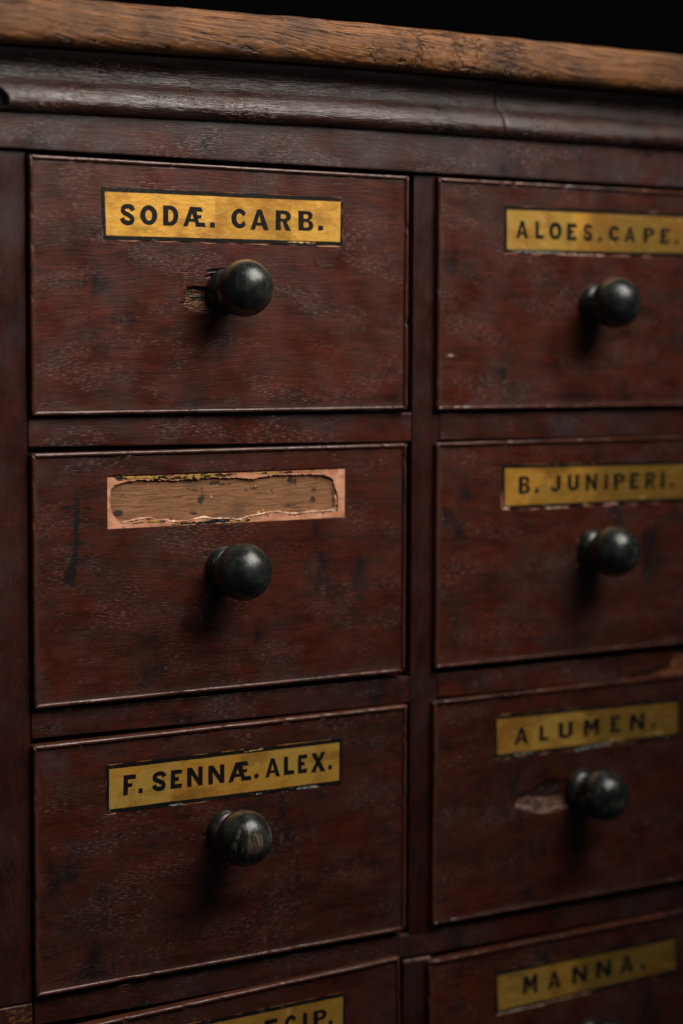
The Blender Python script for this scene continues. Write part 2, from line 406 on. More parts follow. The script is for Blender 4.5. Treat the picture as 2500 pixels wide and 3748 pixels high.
def seg_d(p, a, b):
    ax, ay = a; bx, by = b; px, py = p
    dx, dy = bx - ax, by - ay; L = dx * dx + dy * dy
    t = 0 if L == 0 else max(0, min(1, ((px - ax) * dx + (py - ay) * dy) / L))
    return math.hypot(px - ax - t * dx, py - ay - t * dy)

def poly_d(p, poly):
    """signed distance, positive inside"""
    d = min(seg_d(p, poly[i], poly[(i + 1) % len(poly)]) for i in range(len(poly)))
    return d if inside(p, poly) else -d

def bbox(poly, pad):
    xs = [p[0] for p in poly]; zs = [p[1] for p in poly]
    return min(xs) - pad, max(xs) + pad, min(zs) - pad, max(zs) + pad

def in_box(x, z, b): return b[0] <= x <= b[1] and b[2] <= z <= b[3]

def prism(name, poly, y0, y1, mat, parent, org, holes=(), smooth=False, marks=None):
    """flat shape in the front plane with its front at y0 and back at y1"""
    loops = [list(poly)] + [list(h) for h in holes]
    tri = tessellate_polygon([[Vector((x, z, 0)) for x, z in l] for l in loops])
    P = [p for l in loops for p in l]; n = len(P)
    V = [(x, y0, z) for x, z in P] + [(x, y1, z) for x, z in P]
    F = [tuple(t) for t in tri]
    o = 0
    for l in loops:
        k = len(l)
        for i in range(k):
            a, b = o + i, o + (i + 1) % k
            F.append((a, b, b + n, a + n))
        o += k
    return link(name, V, F, mat, parent, org, smooth=smooth)

def jag_line(pts, step, amp, seed):
    out = []
    n = len(pts)
    for i in range(n):
        a, b = pts[i], pts[(i + 1) % n]
        L = math.hypot(b[0] - a[0], b[1] - a[1]); k = max(1, int(L / step))
        nx, nz = (-(b[1] - a[1]) / (L + 1e-9), (b[0] - a[0]) / (L + 1e-9))
        for q in range(k):
            t = q / k
            e = 0 if q == 0 else amp * noise.noise(Vector((a[0] * .3 + q * .37, a[1] * .3, seed + i * 3.1)))
            out.append((a[0] + (b[0] - a[0]) * t + nx * e, a[1] + (b[1] - a[1]) * t + nz * e))
    return out

def tube(name, pts, rad, mat, parent, org, n=6, jitter=0.0, kind=None):
    V, F = [], []
    P = [Vector(p) for p in pts]
    for i, p in enumerate(P):
        t = (P[min(i + 1, len(P) - 1)] - P[max(i - 1, 0)]).normalized()
        a = t.cross(Vector((0, 1, 0))).normalized(); b = t.cross(a)
        r = rad * (1 + jitter * noise.noise(p * 0.9))
        if i in (0, len(P) - 1): r *= 0.35
        for k in range(n):
            th = 2 * math.pi * k / n
            q = p + a * r * math.cos(th) + b * r * math.sin(th); V.append(tuple(q))
    for i in range(len(P) - 1):
        for k in range(n):
            F.append((i * n + k, i * n + (k + 1) % n, (i + 1) * n + (k + 1) % n, (i + 1) * n + k))
    F.append(tuple(range(n))); F.append(tuple(range((len(P) - 1) * n, len(P) * n)))
    return link(name, V, F, mat, parent, org)

def smooth_path(pts, step):
    out = []
    for i in range(len(pts) - 1):
        p0 = pts[max(i - 1, 0)]; p1 = pts[i]; p2 = pts[i + 1]; p3 = pts[min(i + 2, len(pts) - 1)]
        L = math.dist(p1, p2); k = max(1, int(L / step))
        for q in range(k):
            t = q / k
            out.append(tuple(0.5 * (2 * b + (c - a) * t + (2 * a - 5 * b + 4 * c - d) * t * t + (3 * b - a - 3 * c + d) * t ** 3) for a, b, c, d in zip(p0, p1, p2, p3)))
    out.append(tuple(pts[-1]))
    return out

# ------------------------------------------------------------------ hand-painted block letters
def arc(cx, cy, rx, ry, a0, a1, n=10):
    return [(cx + rx * math.cos(math.radians(a0 + (a1 - a0) * i / n)), cy + ry * math.sin(math.radians(a0 + (a1 - a0) * i / n))) for i in range(n + 1)]

def stroke(spine, t, asp):
    """thick open stroke; spine in unit box, t thickness as share of the height"""
    P = smooth_path([(x * asp, y) for x, y in spine], 0.05)
    L, R = [], []
    for i, p in enumerate(P):
        a = P[max(i - 1, 0)]; b = P[min(i + 1, len(P) - 1)]
        dx, dy = b[0] - a[0], b[1] - a[1]; l = math.hypot(dx, dy)
        nx, ny = -dy / l * t / 2, dx / l * t / 2
        L.append(((p[0] + nx) / asp, p[1] + ny)); R.append(((p[0] - nx) / asp, p[1] - ny))
    return L + R[::-1]

def glyph(c):
    if c == 'A': return [[(0, 0), (.37, 1), (.62, 1), (1, 0), (.72, 0), (.65, .21), (.32, .21), (.25, 0)], [(.37, .36), (.60, .36), (.485, .72)]]
    if c == 'B':
        o = [(0, 0), (0, 1), (.60, 1)] + arc(.60, .765, .34, .235, 85, -70, 9) + [(.70, .525)] + arc(.62, .27, .38, .27, 65, -90, 10)
        return [o, [(.34, .61), (.34, .83), (.55, .83)] + arc(.55, .72, .12, .11, 80, -80, 6) + [(.55, .61)],
                [(.34, .17), (.34, .44), (.56, .44)] + arc(.56, .305, .13, .135, 80, -80, 6) + [(.56, .17)]]
    if c == 'C': return [arc(.52, .5, .52, .5, 38, 322, 26) + [(.82, .40)] + arc(.53, .5, .21, .27, -48, -312, 20)[0:] + [(.80, .62)]]
    if c == 'D': return [[(0, 0), (0, 1), (.48, 1)] + arc(.48, .5, .52, .5, 85, -85, 16) + [(.48, 0)], [(.34, .2), (.34, .79), (.46, .79)] + arc(.46, .5, .22, .29, 80, -80, 10) + [(.46, .2)]]
    if c == 'E': return [[(0, 0), (.04, 1), (.98, 1), (.96, .77), (.38, .77), (.38, .61), (.70, .61), (.70, .40), (.38, .40), (.38, .22), (.96, .24), (.93, 0)]]
    if c == 'F': return [[(0, 0), (.05, 1), (1, .99), (1, .77), (.39, .76), (.39, .57), (.73, .57), (.73, .40), (.39, .38), (.36, 0)]]
    if c == 'I': return [[(0, 0), (.04, 1), (1, 1), (.97, 0)]]
    if c == 'J': return [[(.62, 1), (1, 1), (1, .32)] + arc(.52, .30, .48, .30, 0, -172, 14) + [(.26, .36)] + arc(.49, .32, .17, .12, 190, 340, 8) + [(.62, .34)]]
    if c == 'L': return [[(0, 0), (.02, 1), (.40, 1), (.40, .22), (.97, .23), (1, 0)]]
    if c == 'M': return [[(0, 0), (0, 1), (.30, 1), (.50, .60), (.70, 1), (1, 1), (1, 0), (.73, 0), (.73, .56), (.50, .14), (.27, .56), (.27, 0)]]
    if c == 'N': return [[(0, 0), (0, 1), (.30, 1), (.72, .42), (.72, 1), (1, 1), (1, 0), (.74, 0), (.28, .62), (.28, 0)]]
    if c == 'O': return [arc(.5, .5, .5, .5, 0, 354, 30), arc(.5, .49, .20, .265, 0, 350, 22)]
    if c == 'P': return [[(0, 0), (0, 1), (.56, 1)] + arc(.56, .71, .44, .29, 85, -85, 12) + [(.34, .42), (.34, 0)], [(.34, .60), (.34, .82), (.54, .82)] + arc(.54, .71, .13, .11, 80, -80, 6) + [(.54, .60)]]
    if c == 'R': return [[(0, 0), (.02, 1), (.60, 1)] + arc(.60, .715, .40, .285, 85, -60, 11) + [(.74, .43), (1, 0), (.66, 0), (.46, .44), (.35, .44), (.34, 0)],
                         [(.35, .59), (.35, .82), (.56, .82)] + arc(.56, .705, .14, .115, 80, -80, 6) + [(.56, .59)]]
    if c == 'S': return [stroke([(.90, .70), (.78, .84), (.52, .885), (.25, .83), (.155, .70), (.26, .58), (.52, .50), (.77, .40), (.845, .27), (.74, .14), (.49, .11), (.24, .17), (.10, .33)], .225, .70)]
    if c == 'U': return [[(0, 1), (.33, 1), (.33, .36)] + arc(.5, .34, .17, .14, 180, 360, 9) + [(.67, .36), (.67, 1), (1, 1), (1, .36)] + arc(.5, .36, .5, .36, 0, -180, 14)]
    if c == 'X': return [[(0, 0), (.34, .52), (.04, 1), (.36, 1), (.52, .72), (.68, 1), (.98, 1), (.66, .52), (1, 0), (.67, 0), (.48, .32), (.30, 0)]]
    if c == 'Æ': return [[(0, 0), (.31, 1), (.80, 1), (.88, .78), (.60, .77), (.63, .60), (.82, .60), (.80, .43), (.66, .43), (.71, .22), (.95, .23), (1, 0), (.56, 0), (.53, .24), (.275, .24), (.20, 0)], [(.33, .40), (.475, .40), (.40, .66)]]
    if c == '.': return [[(0, 0), (.03, 1), (1, .97), (.98, .03)]]
    if c == ',': return [[(.15, .25), (.1, 1), (1, 1), (.95, .35), (.45, -.15), (.2, -.1), (.5, .25)]]
    raise KeyError(c)

def letters(parent, org, items, y, conv):
    V, F = [], []
    for q, (c, xl, xr, zb, zt) in enumerate(items):
        loops = []
        for l in glyph(c):
            pts = []
            for u, v in l:
                x = xl + (xr - xl) * u; z = zb + (zt - zb) * v
                x += 0.10 * noise.noise(Vector((x * .35, z * .35, q * 2.3))); z += 0.10 * noise.noise(Vector((x * .35, z * .35, 9 + q * 2.3)))
                pts.append(conv(x, z))
            loops.append(pts)
        tri = tessellate_polygon([[Vector((x, z, 0)) for x, z in l] for l in loops])
        P = [p for l in loops for p in l]; b = len(V); n = len(P)
        V += [(x, y, z) for x, z in P] + [(x, y + .06, z) for x, z in P]
        F += [tuple(b + i for i in t) for t in tri]
        o = b
        for l in loops:
            k = len(l)
            for i in range(k): F.append((o + i, o + (i + 1) % k, o + (i + 1) % k + n, o + i + n))
            o += k
    return link('lettering', V, F, M['ink'], parent, org, smooth=False)

# ------------------------------------------------------------------ data measured off the photograph, millimetres on the cabinet front
LET = {
'00': [('S', 44.63, 51.56, -28.83, -19.26), ('O', 54.34, 62.88, -28.36, -19.48), ('D', 65.86, 73.58, -28.26, -19.21), ('Æ', 75.94, 87.59, -28.28, -19.35), ('.', 89.83, 92.37, -28.32, -25.97), ('C', 100.96, 109.21, -28.22, -19.2), ('A', 111.03, 120.84, -28.58, -19.22), ('R', 124.42, 132.81, -28.38, -19.21), ('B', 136.92, 145.2, -28.12, -18.92), ('.', 147.74, 150.54, -27.7, -25.45)],
'20': [('F', 44.56, 51.0, -285.77, -276.52), ('.', 52.33, 54.49, -285.76, -283.42), ('S', 59.51, 66.31, -285.83, -276.62), ('E', 68.8, 74.96, -285.6, -276.94), ('N', 77.47, 85.56, -285.65, -276.72), ('N', 88.61, 97.19, -285.83, -276.95), ('Æ', 99.2, 111.84, -286.11, -276.87), ('.', 113.28, 115.6, -285.79, -283.52), ('A', 119.28, 127.49, -286.03, -277.07), ('L', 129.49, 135.38, -286.0, -277.04), ('E', 137.31, 142.8, -286.07, -277.08), ('X', 144.6, 153.1, -286.47, -277.07), ('.', 154.52, 156.68, -286.04, -283.68)],
'01': [('A', 264.72, 272.35, -27.65, -18.8), ('L', 276.87, 282.32, -27.61, -18.82), ('O', 285.59, 293.85, -27.71, -18.88), ('E', 297.09, 303.66, -27.8, -19.16), ('S', 307.95, 313.81, -27.78, -19.09), (',', 317.8, 319.93, -28.03, -25.12), ('C', 324.86, 332.18, -27.43, -19.33), ('A', 335.39, 342.87, -27.54, -19.58), ('P', 348.31, 355.89, -27.52, -19.63), ('E', 359.83, 366.75, -27.61, -19.56), ('.', 370.39, 372.47, -27.69, -25.32)],
'11': [('B', 268.22, 275.42, -156.51, -147.75), ('.', 278.67, 280.81, -156.49, -154.01), ('J', 288.44, 295.25, -156.32, -147.77), ('U', 299.92, 307.37, -156.25, -147.77), ('N', 311.86, 319.39, -156.55, -147.71), ('I', 324.42, 326.83, -156.54, -148.02), ('P', 330.76, 338.29, -156.85, -148.11), ('E', 341.53, 348.32, -156.78, -148.18), ('R', 352.34, 359.36, -156.97, -148.2), ('I', 363.18, 365.85, -156.96, -148.15), ('.', 369.68, 372.19, -156.92, -154.38)],
'21': [('A', 267.41, 276.21, -285.63, -277.05), ('L', 283.45, 289.71, -285.47, -277.42), ('U', 296.06, 305.54, -285.63, -276.99), ('M', 313.0, 323.32, -285.95, -277.04), ('E', 330.91, 338.16, -285.82, -277.16), ('N', 344.32, 354.71, -286.32, -277.06), ('.', 359.81, 361.91, -286.23, -283.2)],
'31': [('M', 274.93, 284.14, -418.05, -408.45), ('A', 291.01, 299.79, -418.38, -408.91), ('N', 307.42, 317.53, -418.15, -408.8), ('N', 323.68, 334.14, -418.09, -408.59), ('A', 340.3, 349.88, -418.08, -408.51), ('.', 354.83, 357.83, -418.57, -415.13)],
'30': [('E', 118.83, 126.39, -412.73, -404.0), ('C', 130.19, 137.26, -412.97, -403.81), ('I', 140.52, 143.01, -412.78, -404.1), ('P', 146.59, 154.27, -412.9, -404.18), ('.', 155.2, 157.6, -412.87, -410.52)],
}
# drawer: x0, x1, bottom, top, roll (deg), plate corners TL TR BR BL, knob centre
DR = {
'00': (0.9, 199.2, -112.8, 0.0, 0.0, [(35.5, -12.5), (161.9, -11.9), (161.6, -34.6), (36.0, -35.4)], (97.8, -56.1)),
'10': (0.9, 198.8, -242.0, -129.2, 0.0, None, (97.2, -184.8)),
'20': (0.5, 200.1, -372.0, -258.5, 0.0, [(36.1, -270.9), (162.5, -271.4), (162.3, -293.8), (36.0, -293.2)], (97.7, -308.6)),
'30': (0.5, 199.6, -500.0, -387.5, 1.45, [(36.0, -398.6), (165.1, -397.8), (165.1, -420.3), (36.0, -421.4)], (97.5, -438.5)),
'01': (216.5, 415.0, -113.3, 0.2, 0.0, [(257.3, -11.8), (382.0, -11.3), (382.0, -33.9), (257.6, -35.2)], (315.2, -59.5)),
'11': (216.7, 415.0, -242.0, -129.3, 0.0, [(257.7, -141.4), (382.0, -142.8), (382.0, -164.4), (257.9, -164.1)], (316.9, -186.8)),
'21': (216.2, 415.0, -372.6, -258.3, 0.0, [(254.5, -269.3), (379.5, -271.6), (379.9, -292.6), (254.8, -291.4)], (312.1, -313.6)),
'31': (215.2, 415.0, -502.0, -389.9, 0.35, [(256.4, -403.3), (381.0, -402.9), (381.7, -423.6), (257.3, -425.9)], (319.4, -448.0)),
}
LAB = {
'00': 'mahogany drawer with gold SODÆ. CARB. plate and splintered gouge beside its black knob',
'10': 'mahogany drawer whose name plate has peeled off to bare wood and pink gesso',
'20': 'mahogany drawer with gold F. SENNÆ. ALEX. plate and scratched black knob',
'30': 'bottom left mahogany drawer, its gold plate ending in CIP. cut by the frame',
'01': 'mahogany drawer with gold ALOES, CAPE. plate at upper right under the moulding',
'11': 'mahogany drawer with gold B. JUNIPERI. plate and orange chips by its knob',
'21': 'mahogany drawer with gold ALUMEN. plate and scraped pale patch left of its knob',
'31': 'shadowy mahogany drawer with gold MANNA. plate at lower right',
}
CHIPS_GLINTS = {
'21': [((307.4, -292.6), (331.3, -291.1), 1.2, 'pale_chip_glint'), ((267.5, -290.8), (279.2, -290.6), .8, 'pale_chip_glint'), ((331, -289.8), (341, -290.6), .9, 'bright_gold'), ((353.6, -289.5), (367, -289.0), .8, 'bright_gold'), ((371, -283.5), (373, -283.0), .9, 'bright_gold')],
'01': [((262.8, -34.3), (295.4, -34.2), .7, 'pale_chip_glint'), ((290.8, -35.0), (321.9, -34.9), .6, 'gesso_edge')],
'11': [((257.9, -163.4), (262.4, -163.5), .8, 'gesso_edge'), ((286.0, -164.3), (300.7, -164.5), .7, 'gesso_edge'), ((310.1, -163.6), (313.3, -163.4), .9, 'gesso_edge'), ((324.4, -163.8), (333.3, -163.9), .7, 'gesso_edge'),
       ((347.5, -161.8), (352.5, -161.3), .8, 'bright_gold'), ((285.5, -155.0), (288.5, -153.8), .8, 'bright_gold'), ((291.0, -158.0), (294.0, -157.4), .7, 'bright_gold')],
'31': [((258.4, -425.7), (289.4, -425.5), .7, 'gesso_edge'), ((291.0, -425.0), (320.3, -424.7), .5, 'gesso_edge')],
'20': [((67.8, -293.1), (74.9, -293.2), .8, 'pale_chip_glint'), ((114.2, -293.3), (117.3, -293.2), .7, 'pale_chip_glint'), ((136.6, -293.2), (148.6, -293.4), .8, 'pale_chip_glint'), ((108, -272.4), (118, -271.9), .45, 'bright_gold')],  # pale pieces here are glints on the lower border, put in as colour
'00': [((131, -33.6), (146, -33.6), .5, 'bright_gold')],
}
GROUP = 'drawers in the front of the apothecary cabinet'

GOUGE = [(77.6, -55.4), (84.0, -54.9), (89.6, -55.7), (91.6, -57.1), (97.1, -65.8), (92.3, -66.8), (87.5, -67.0), (80.5, -66.4), (74.8, -62.6), (77.4, -59.8)]
CRACKS = [((88.9, -48.0), (97.9, -47.1)), ((87.9, -50.5), (93.7, -49.3)), ((78.5, -56.0), (90.3, -55.8)), ((90.5, -52.4), (93, -52.2))]
SCRAPE = [(267.7, -318.4), (270.2, -312.4), (274.9, -311.7), (289.0, -306.1), (299.6, -307.3), (308.8, -305.6), (307.5, -310.1), (307.7, -317.8), (309.5, -322.6), (302.6, -323.4), (295.6, -323.4), (288.2, -324.2), (276.1, -321.1)]
CHIPS = [[(306.2, -182.0), (311.9, -177.3), (313.2, -179.6), (308.6, -183.9)], [(305.9, -193.8), (309.9, -193.6), (315.2, -195.7), (312.9, -197.4), (306.5, -196.1)]]
MARK = [(22.6, -143.5), (21.0, -150.5), (20.6, -168.1), (19.4, -178.5), (16.2, -181.0), (15.6, -188.2), (21.6, -189.0), (23.6, -176.0), (24.4, -150.8)]
SMUDGE = [((14.9, -153.3), (20.8, -153.6)), ((15.4, -169.8), (20.1, -170.0)), ((23.9, -169.6), (30.7, -171.1)), ((26.5, -154), (29.5, -154.5))]
PITS = {'10': [(87.3, -178.2), (97.6, -197.7)], '20': [(86.1, -309.3), (97.9, -326.9)]}
RAILCHIP = [(346.0, -259.5), (346.9, -257.9), (350.0, -256.7), (356.1, -256.1), (362.2, -255.9), (365.2, -254.7), (368.3, -254.5), (374.5, -252.6), (376.0, -248.4), (377.5, -246.2), (378.5, -244.5), (408, -244.5), (402, -259.5)]
RECESS = (37.6, 163.7, -164.0, -140.5)

def smoothstep(a, b, v):
    t = max(0.0, min(1.0, (v - a) / (b - a))); return t * t * (3 - 2 * t)

def gouge_s(x, z):
    xx = x + 2.0 * noise.noise(Vector((0.3, z * 1.7, 3))) + 1.2 * noise.noise(Vector((x * .2, z * 3.1, 6)))
    return poly_d((xx, z), GOUGE) + 0.30 * noise.noise(Vector((x * .9, z * 1.5, 9)))

def damage(key):
    """depth and mark functions of a drawer's front"""
    if key == '00':
        bb = bbox(GOUGE, 2)
        cb = (76, 99, -67, -45)
        def depth(x, z):
            d = 0.0
            if in_box(x, z, bb):
                s = gouge_s(x, z)
                if s > 0:
                    low = smoothstep(-62, -66, z)
                    d = min(1, s / 0.5) * ((2.0 - 1.2 * low) + 0.8 * noise.noise(Vector((x * .15, z * 2.6, 5))) + 0.45 * noise.noise(Vector((x * .9, z * 3.0, 8))))
            if in_box(x, z, cb):
                for a, b in CRACKS:
                    q = seg_d((x, z), a, b)
                    if q < 0.7: d = max(d, 1.6 * (1 - q / 0.7))
            return max(d, 0)
        def mark(x, z):
            r = g = b = 0.0
            if in_box(x, z, bb):
                s = gouge_s(x, z)
                low = smoothstep(-60.5, -64.5, z)
                r = smoothstep(-0.3, 0.4, s) * (0.66 + 0.42 * low); g = smoothstep(-0.2, 0.5, s) * (0.40 * (1 - low) + 0.12)
            if in_box(x, z, cb):
                for a, c in CRACKS:
                    q = seg_d((x, z), a, c); g = max(g, 0.9 * (1 - smoothstep(0.2, 0.8, q)))
            g = max(g, 0.50 * (1 - smoothstep(0.3, 1.6, math.hypot((x - 6) / 4.0, (z + 61) / 6.0))))
            return (r, g, b)
        return depth, mark, 1.0
    if key == '10':
        mb = bbox(MARK, 8)
        def depth(x, z):
            if RECESS[0] < x < RECESS[1] and RECESS[2] < z < RECESS[3]: return 3.0
            for px, pz in PITS['10']:
                q = math.hypot(x - px, z - pz)
                if q < 0.9: return 1.5 * (1 - q / 0.9)
            return 0.0
        def mark(x, z):
            g = 0.0
            if in_box(x, z, mb):
                g = 0.66 * smoothstep(-1.6, 1.2, poly_d((x, z), MARK))
                for a, b in SMUDGE: g = max(g, 0.56 * (1 - smoothstep(0.4, 2.4, seg_d((x, z), a, b))))
            for px, pz in PITS['10']:
                if math.hypot(x - px, z - pz) < 0.9: g = 1.0
            return (0, g, 0)
        return depth, mark, 0.9
    if key == '20':
        def depth(x, z):
            for px, pz in PITS['20']:
                q = math.hypot(x - px, z - pz)
                if q < 0.9: return 1.5 * (1 - q / 0.9)
            return 0.0
        def mark(x, z):
            g = 0.0
            for px, pz in PITS['20']:
                if math.hypot(x - px, z - pz) < 0.9: g = 1.0
            return (0, g, 0)
        return depth, mark, 0.9
    if key == '21':
        bb = bbox(SCRAPE, 2)
        def depth(x, z):
            if not in_box(x, z, bb): return 0.0
            s = poly_d((x, z), SCRAPE)
            return max(0.0, min(1, s / 2.0)) * (0.9 + 0.35 * noise.noise(Vector((x * .2, z * 1.5, 2)))) if s > 0 else 0.0
        def mark(x, z):
            if not in_box(x, z, bb): return (0, 0, 0)
            s = smoothstep(-0.5, 0.6, poly_d((x, z), SCRAPE))
            o = max(1 - smoothstep(1.5, 4, math.hypot(x - 271, z + 315.0)), 0.85 * smoothstep(298, 303, x) * (0.6 + 0.4 * smoothstep(-312, -318, z)))
            lo = smoothstep(-314, -320, z + (x - 290) * 0.12)
            return (0.62 * s * o, 0.55 * s * (1 - lo) * (1 - o), s * (0.35 + 0.65 * lo) * (1 - 0.6 * o))
        return depth, mark, 0.9
    if key == '11':
        bbs = [bbox(c, 1) for c in CHIPS]
        def depth(x, z):
            for c, b in zip(CHIPS, bbs):
                if in_box(x, z, b):
                    s = poly_d((x, z), c)
                    if s > 0: return min(1, s / .6) * 0.8
            return 0.0
        def mark(x, z):
            for c, b in zip(CHIPS, bbs):
                if in_box(x, z, b): return (0.95 * smoothstep(-0.4, 0.4, poly_d((x, z), c)), 0, 0)
            return (0, 0, 0)
        return depth, mark, 0.9
    if key == '01':
        def mark(x, z):
            return (0, 0, 0.62 * (1 - smoothstep(0.3, 1.5, math.hypot((x - 225) / 5.0, (z + 86.4) / 1.3))))
        return None, mark, 1.2
    return None, None, 1.6

BW = 2.0   # width of the cock bead

def bead(parent, org, a, b, inward, mat, seed):
    """rounded strip from corner a to corner b (mitred), inward = unit (x, z) pointing into the front"""
    L = math.dist(a, b); n = int(L / 1.6)
    tx, tz = (b[0] - a[0]) / L, (b[1] - a[1]) / L
    prof = [(0.0, 14.0), (0.0, 3.0), (0.0, 0.1)]
    for i in range(0, 9):
        th = math.pi * (1 - i / 8)
        prof.append((BW / 2 + BW / 2 * math.cos(th), -1.15 * math.sin(th) ** 0.8 - 0.1))
    prof.append((BW, 1.2))
    V, F, K = [], [], []
    m = len(prof)
    for i in range(n + 1):
        for u, y in prof:
            s = u + (L - 2 * u) * i / n
            dent = 0.0
            if y < 3:
                q = noise.noise(Vector((s * .06, seed, u * .3))); dent = 0.22 * q
                q2 = noise.noise(Vector((s * .22, seed + 5, 1.0)))
                if q2 > 0.30: dent += (q2 - 0.30) * 2.6
            V.append((a[0] + tx * s + inward[0] * u, y + dent, a[1] + tz * s + inward[1] * u))
            K.append((0.0, 0.0, 0.0))
    for i in range(n):
        for k in range(m - 1):
            F.append((i * m + k, i * m + k + 1, (i + 1) * m + k + 1, (i + 1) * m + k))
    F.append(tuple(range(m))); F.append(tuple(range(n * m, n * m + m)))
    return link('bead', V, F, mat, parent, org, K)

def knob(parent, org, cx, cz, seed, scratch=False, plate_glint=1.0):
    # profile: radius, y (y negative = towards the viewer)
    P = [(0, 0.6), (9.9, 0.6), (10.0, -1.0), (9.9, -2.4), (9.2, -3.0), (9.3, -3.6), (8.9, -4.4), (7.6, -5.1), (6.6, -5.9), (6.5, -6.6)]
    R, yc = 13.1, -18.3
    a0 = math.asin(6.7 / R)
    for i in range(29):
        th = a0 + (math.pi - a0) * i / 28
        P.append((R * math.sin(th), yc + R * math.cos(th) * 0.97))
    seg = 56
    rs = 1 + 0.025 * noise.noise(Vector((seed, 3.3, 1.1))); tx = 0.06 * noise.noise(Vector((seed, 1.7, 9.1))); tz = 0.06 * noise.noise(Vector((seed, 6.1, 4.4)))
    def build(prof, name, par, cap=False):
        V, F, K = [], [], []
        for r, y in prof:
            for k in range(seg):
                th = 2 * math.pi * k / seg
                x, z = r * math.cos(th), r * math.sin(th)
                d = 1 + 0.012 * noise.noise(Vector((x * .12 + seed * 7, y * .12, z * .12))) + 0.004 * noise.noise(Vector((x * .5 + seed * 7, y * .5, z * .5)))
                V.append((cx + x * d * rs + tx * (y + 18.3), y, cz + z * d * rs + tz * (y + 18.3)))
                sc = 0.0
                if scratch:
                    sc = (1 - smoothstep(2.5, 5.0, abs(x + 1.0))) * smoothstep(-24, -28, y) * smoothstep(-7, -2, z) * (1 - smoothstep(3, 6.5, z))
                    sc = max(sc, (1 - smoothstep(0.6, 1.6, abs(x - 8.5))) * smoothstep(-16, -20, y) * smoothstep(-4, 0, z) * (1 - smoothstep(5, 8, z)))
                K.append((sc, 0, plate_glint * smoothstep(-6.5, -8.5, y) * smoothstep(-13.5, -10.5, y) * smoothstep(1.0, 7.0, z) * smoothstep(9.0, 4.0, abs(x + 1.0))))  # blue: painted reflection of the plate on the upper back shoulder
        n = len(prof)
        for j in range(n - 1):
            for k in range(seg):
                F.append((j * seg + k, j * seg + (k + 1) % seg, (j + 1) * seg + (k + 1) % seg, (j + 1) * seg + k))
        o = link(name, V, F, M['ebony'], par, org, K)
        bm = bmesh.new(); bm.from_mesh(o.data); bmesh.ops.remove_doubles(bm, verts=bm.verts, dist=1e-6); bm.to_mesh(o.data); bm.free()
        return o
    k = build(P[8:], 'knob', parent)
    build(P[:9] + [(0, -5.9)], 'collar', k)
    return k

def plate_corners(c, ins):
    cx = sum(p[0] for p in c) / 4; cz = sum(p[1] for p in c) / 4
    return [(x - math.copysign(ins[0], x - cx), z - math.copysign(ins[1], z - cz)) for x, z in c]

def make_drawer(key):
    x0, x1, zb, zt, roll, plate, kn = DR[key]
    seed = int(key[0]) * 3.7 + int(key[1]) * 11.3
    org = ((x0 + x1) / 2, 0.0, zb)
    ang = -math.radians(roll)      # positive roll lifts the right end
    d = thing('drawer', LAB[key], 'drawer', org, GROUP, roty=ang)
    # convert measured points to the drawer's own unrolled frame
    ca, sa = math.cos(ang), math.sin(ang)
    def conv(x, z):
        dx, dz = x - org[0], z - org[2]
        return (org[0] + dx * ca - dz * sa, org[2] + dx * sa + dz * ca)
    depth, mark, step = damage(key)
    ins = BW - 0.1
    xe, ze = (), ()
    if key == '10': xe, ze = RECESS[:2], RECESS[2:]
    fx = fz = None
    if key == '00': fx, fz = (72.0, 99.0, 0.22), (-68.5, -45.5, 0.18)
    board('front_panel', x0 + ins, x1 - ins, (zb + ins, zt - ins), (zb + ins, zt - ins), 0.0, 19.0, M['panel'], d, org,
          step=step, r=0.5, depth=depth, mark=mark, wob=0.15, xe=xe, ze=ze, seed=seed, margin=True, xfine=fx, zfine=fz)
    TL, TR, BR, BL = (x0, zt), (x1, zt), (x1, zb), (x0, zb)
    bead(d, org, TL, TR, (0, -1), M['bead'], seed); bead(d, org, BL, BR, (0, 1), M['bead'], seed + 1)
    bead(d, org, TL, BL, (1, 0), M['bead_v'], seed + 2); bead(d, org, TR, BR, (-1, 0), M['bead_v'], seed + 3)
    kx, kz = conv(*kn)
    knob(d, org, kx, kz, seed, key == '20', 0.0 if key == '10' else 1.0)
    if plate:
        pc = [conv(*p) for p in plate]
        # pink gesso ground showing round the plate, then plate, border, lettering
        gc = plate_corners(pc, (-0.32, -0.28))
        gc[2] = (gc[2][0], gc[2][1] - 0.5); gc[3] = (gc[3][0] - 0.5, gc[3][1] - 0.75)
        gz = jag_line(gc, 2.5, 0.75, seed)
        lp = prism('plate', gz, -0.08, 0.8, M['gesso'], d, org)
        prism('gold_leaf', jag_line(pc, 4.0, 0.06, seed + 1), -0.20, 0.6, M['gold'], lp, org)
        inner = plate_corners(pc, (1.5, 1.85))
        prism('border', jag_line(pc, 2.5, 0.30, seed + 2), -0.30, 0.5, M['border'], lp, org, holes=[jag_line(inner, 5.0, 0.14, seed + 5)[::-1]])
        letters(lp, org, LET[key], -0.28, conv)
        for (xa, za), (xb, zb_), wd, mt in CHIPS_GLINTS.get(key, ()):
            line = [(xa, za - wd * .5), (xb, zb_ - wd * .5), (xb, zb_ + wd * .35), (xa + (xb - xa) * .5, (za + zb_) / 2 + wd * .5), (xa, za + wd * .3)]
            prism('chip_glint', jag_line([conv(*q) for q in line[::1]], 0.7, 0.5 * wd, xa), -0.42, 0.4, M[mt], lp, org)
    return d, org

made = {k: make_drawer(k) for k in ('00', '10', '20', '30', '01', '11', '21', '31')}

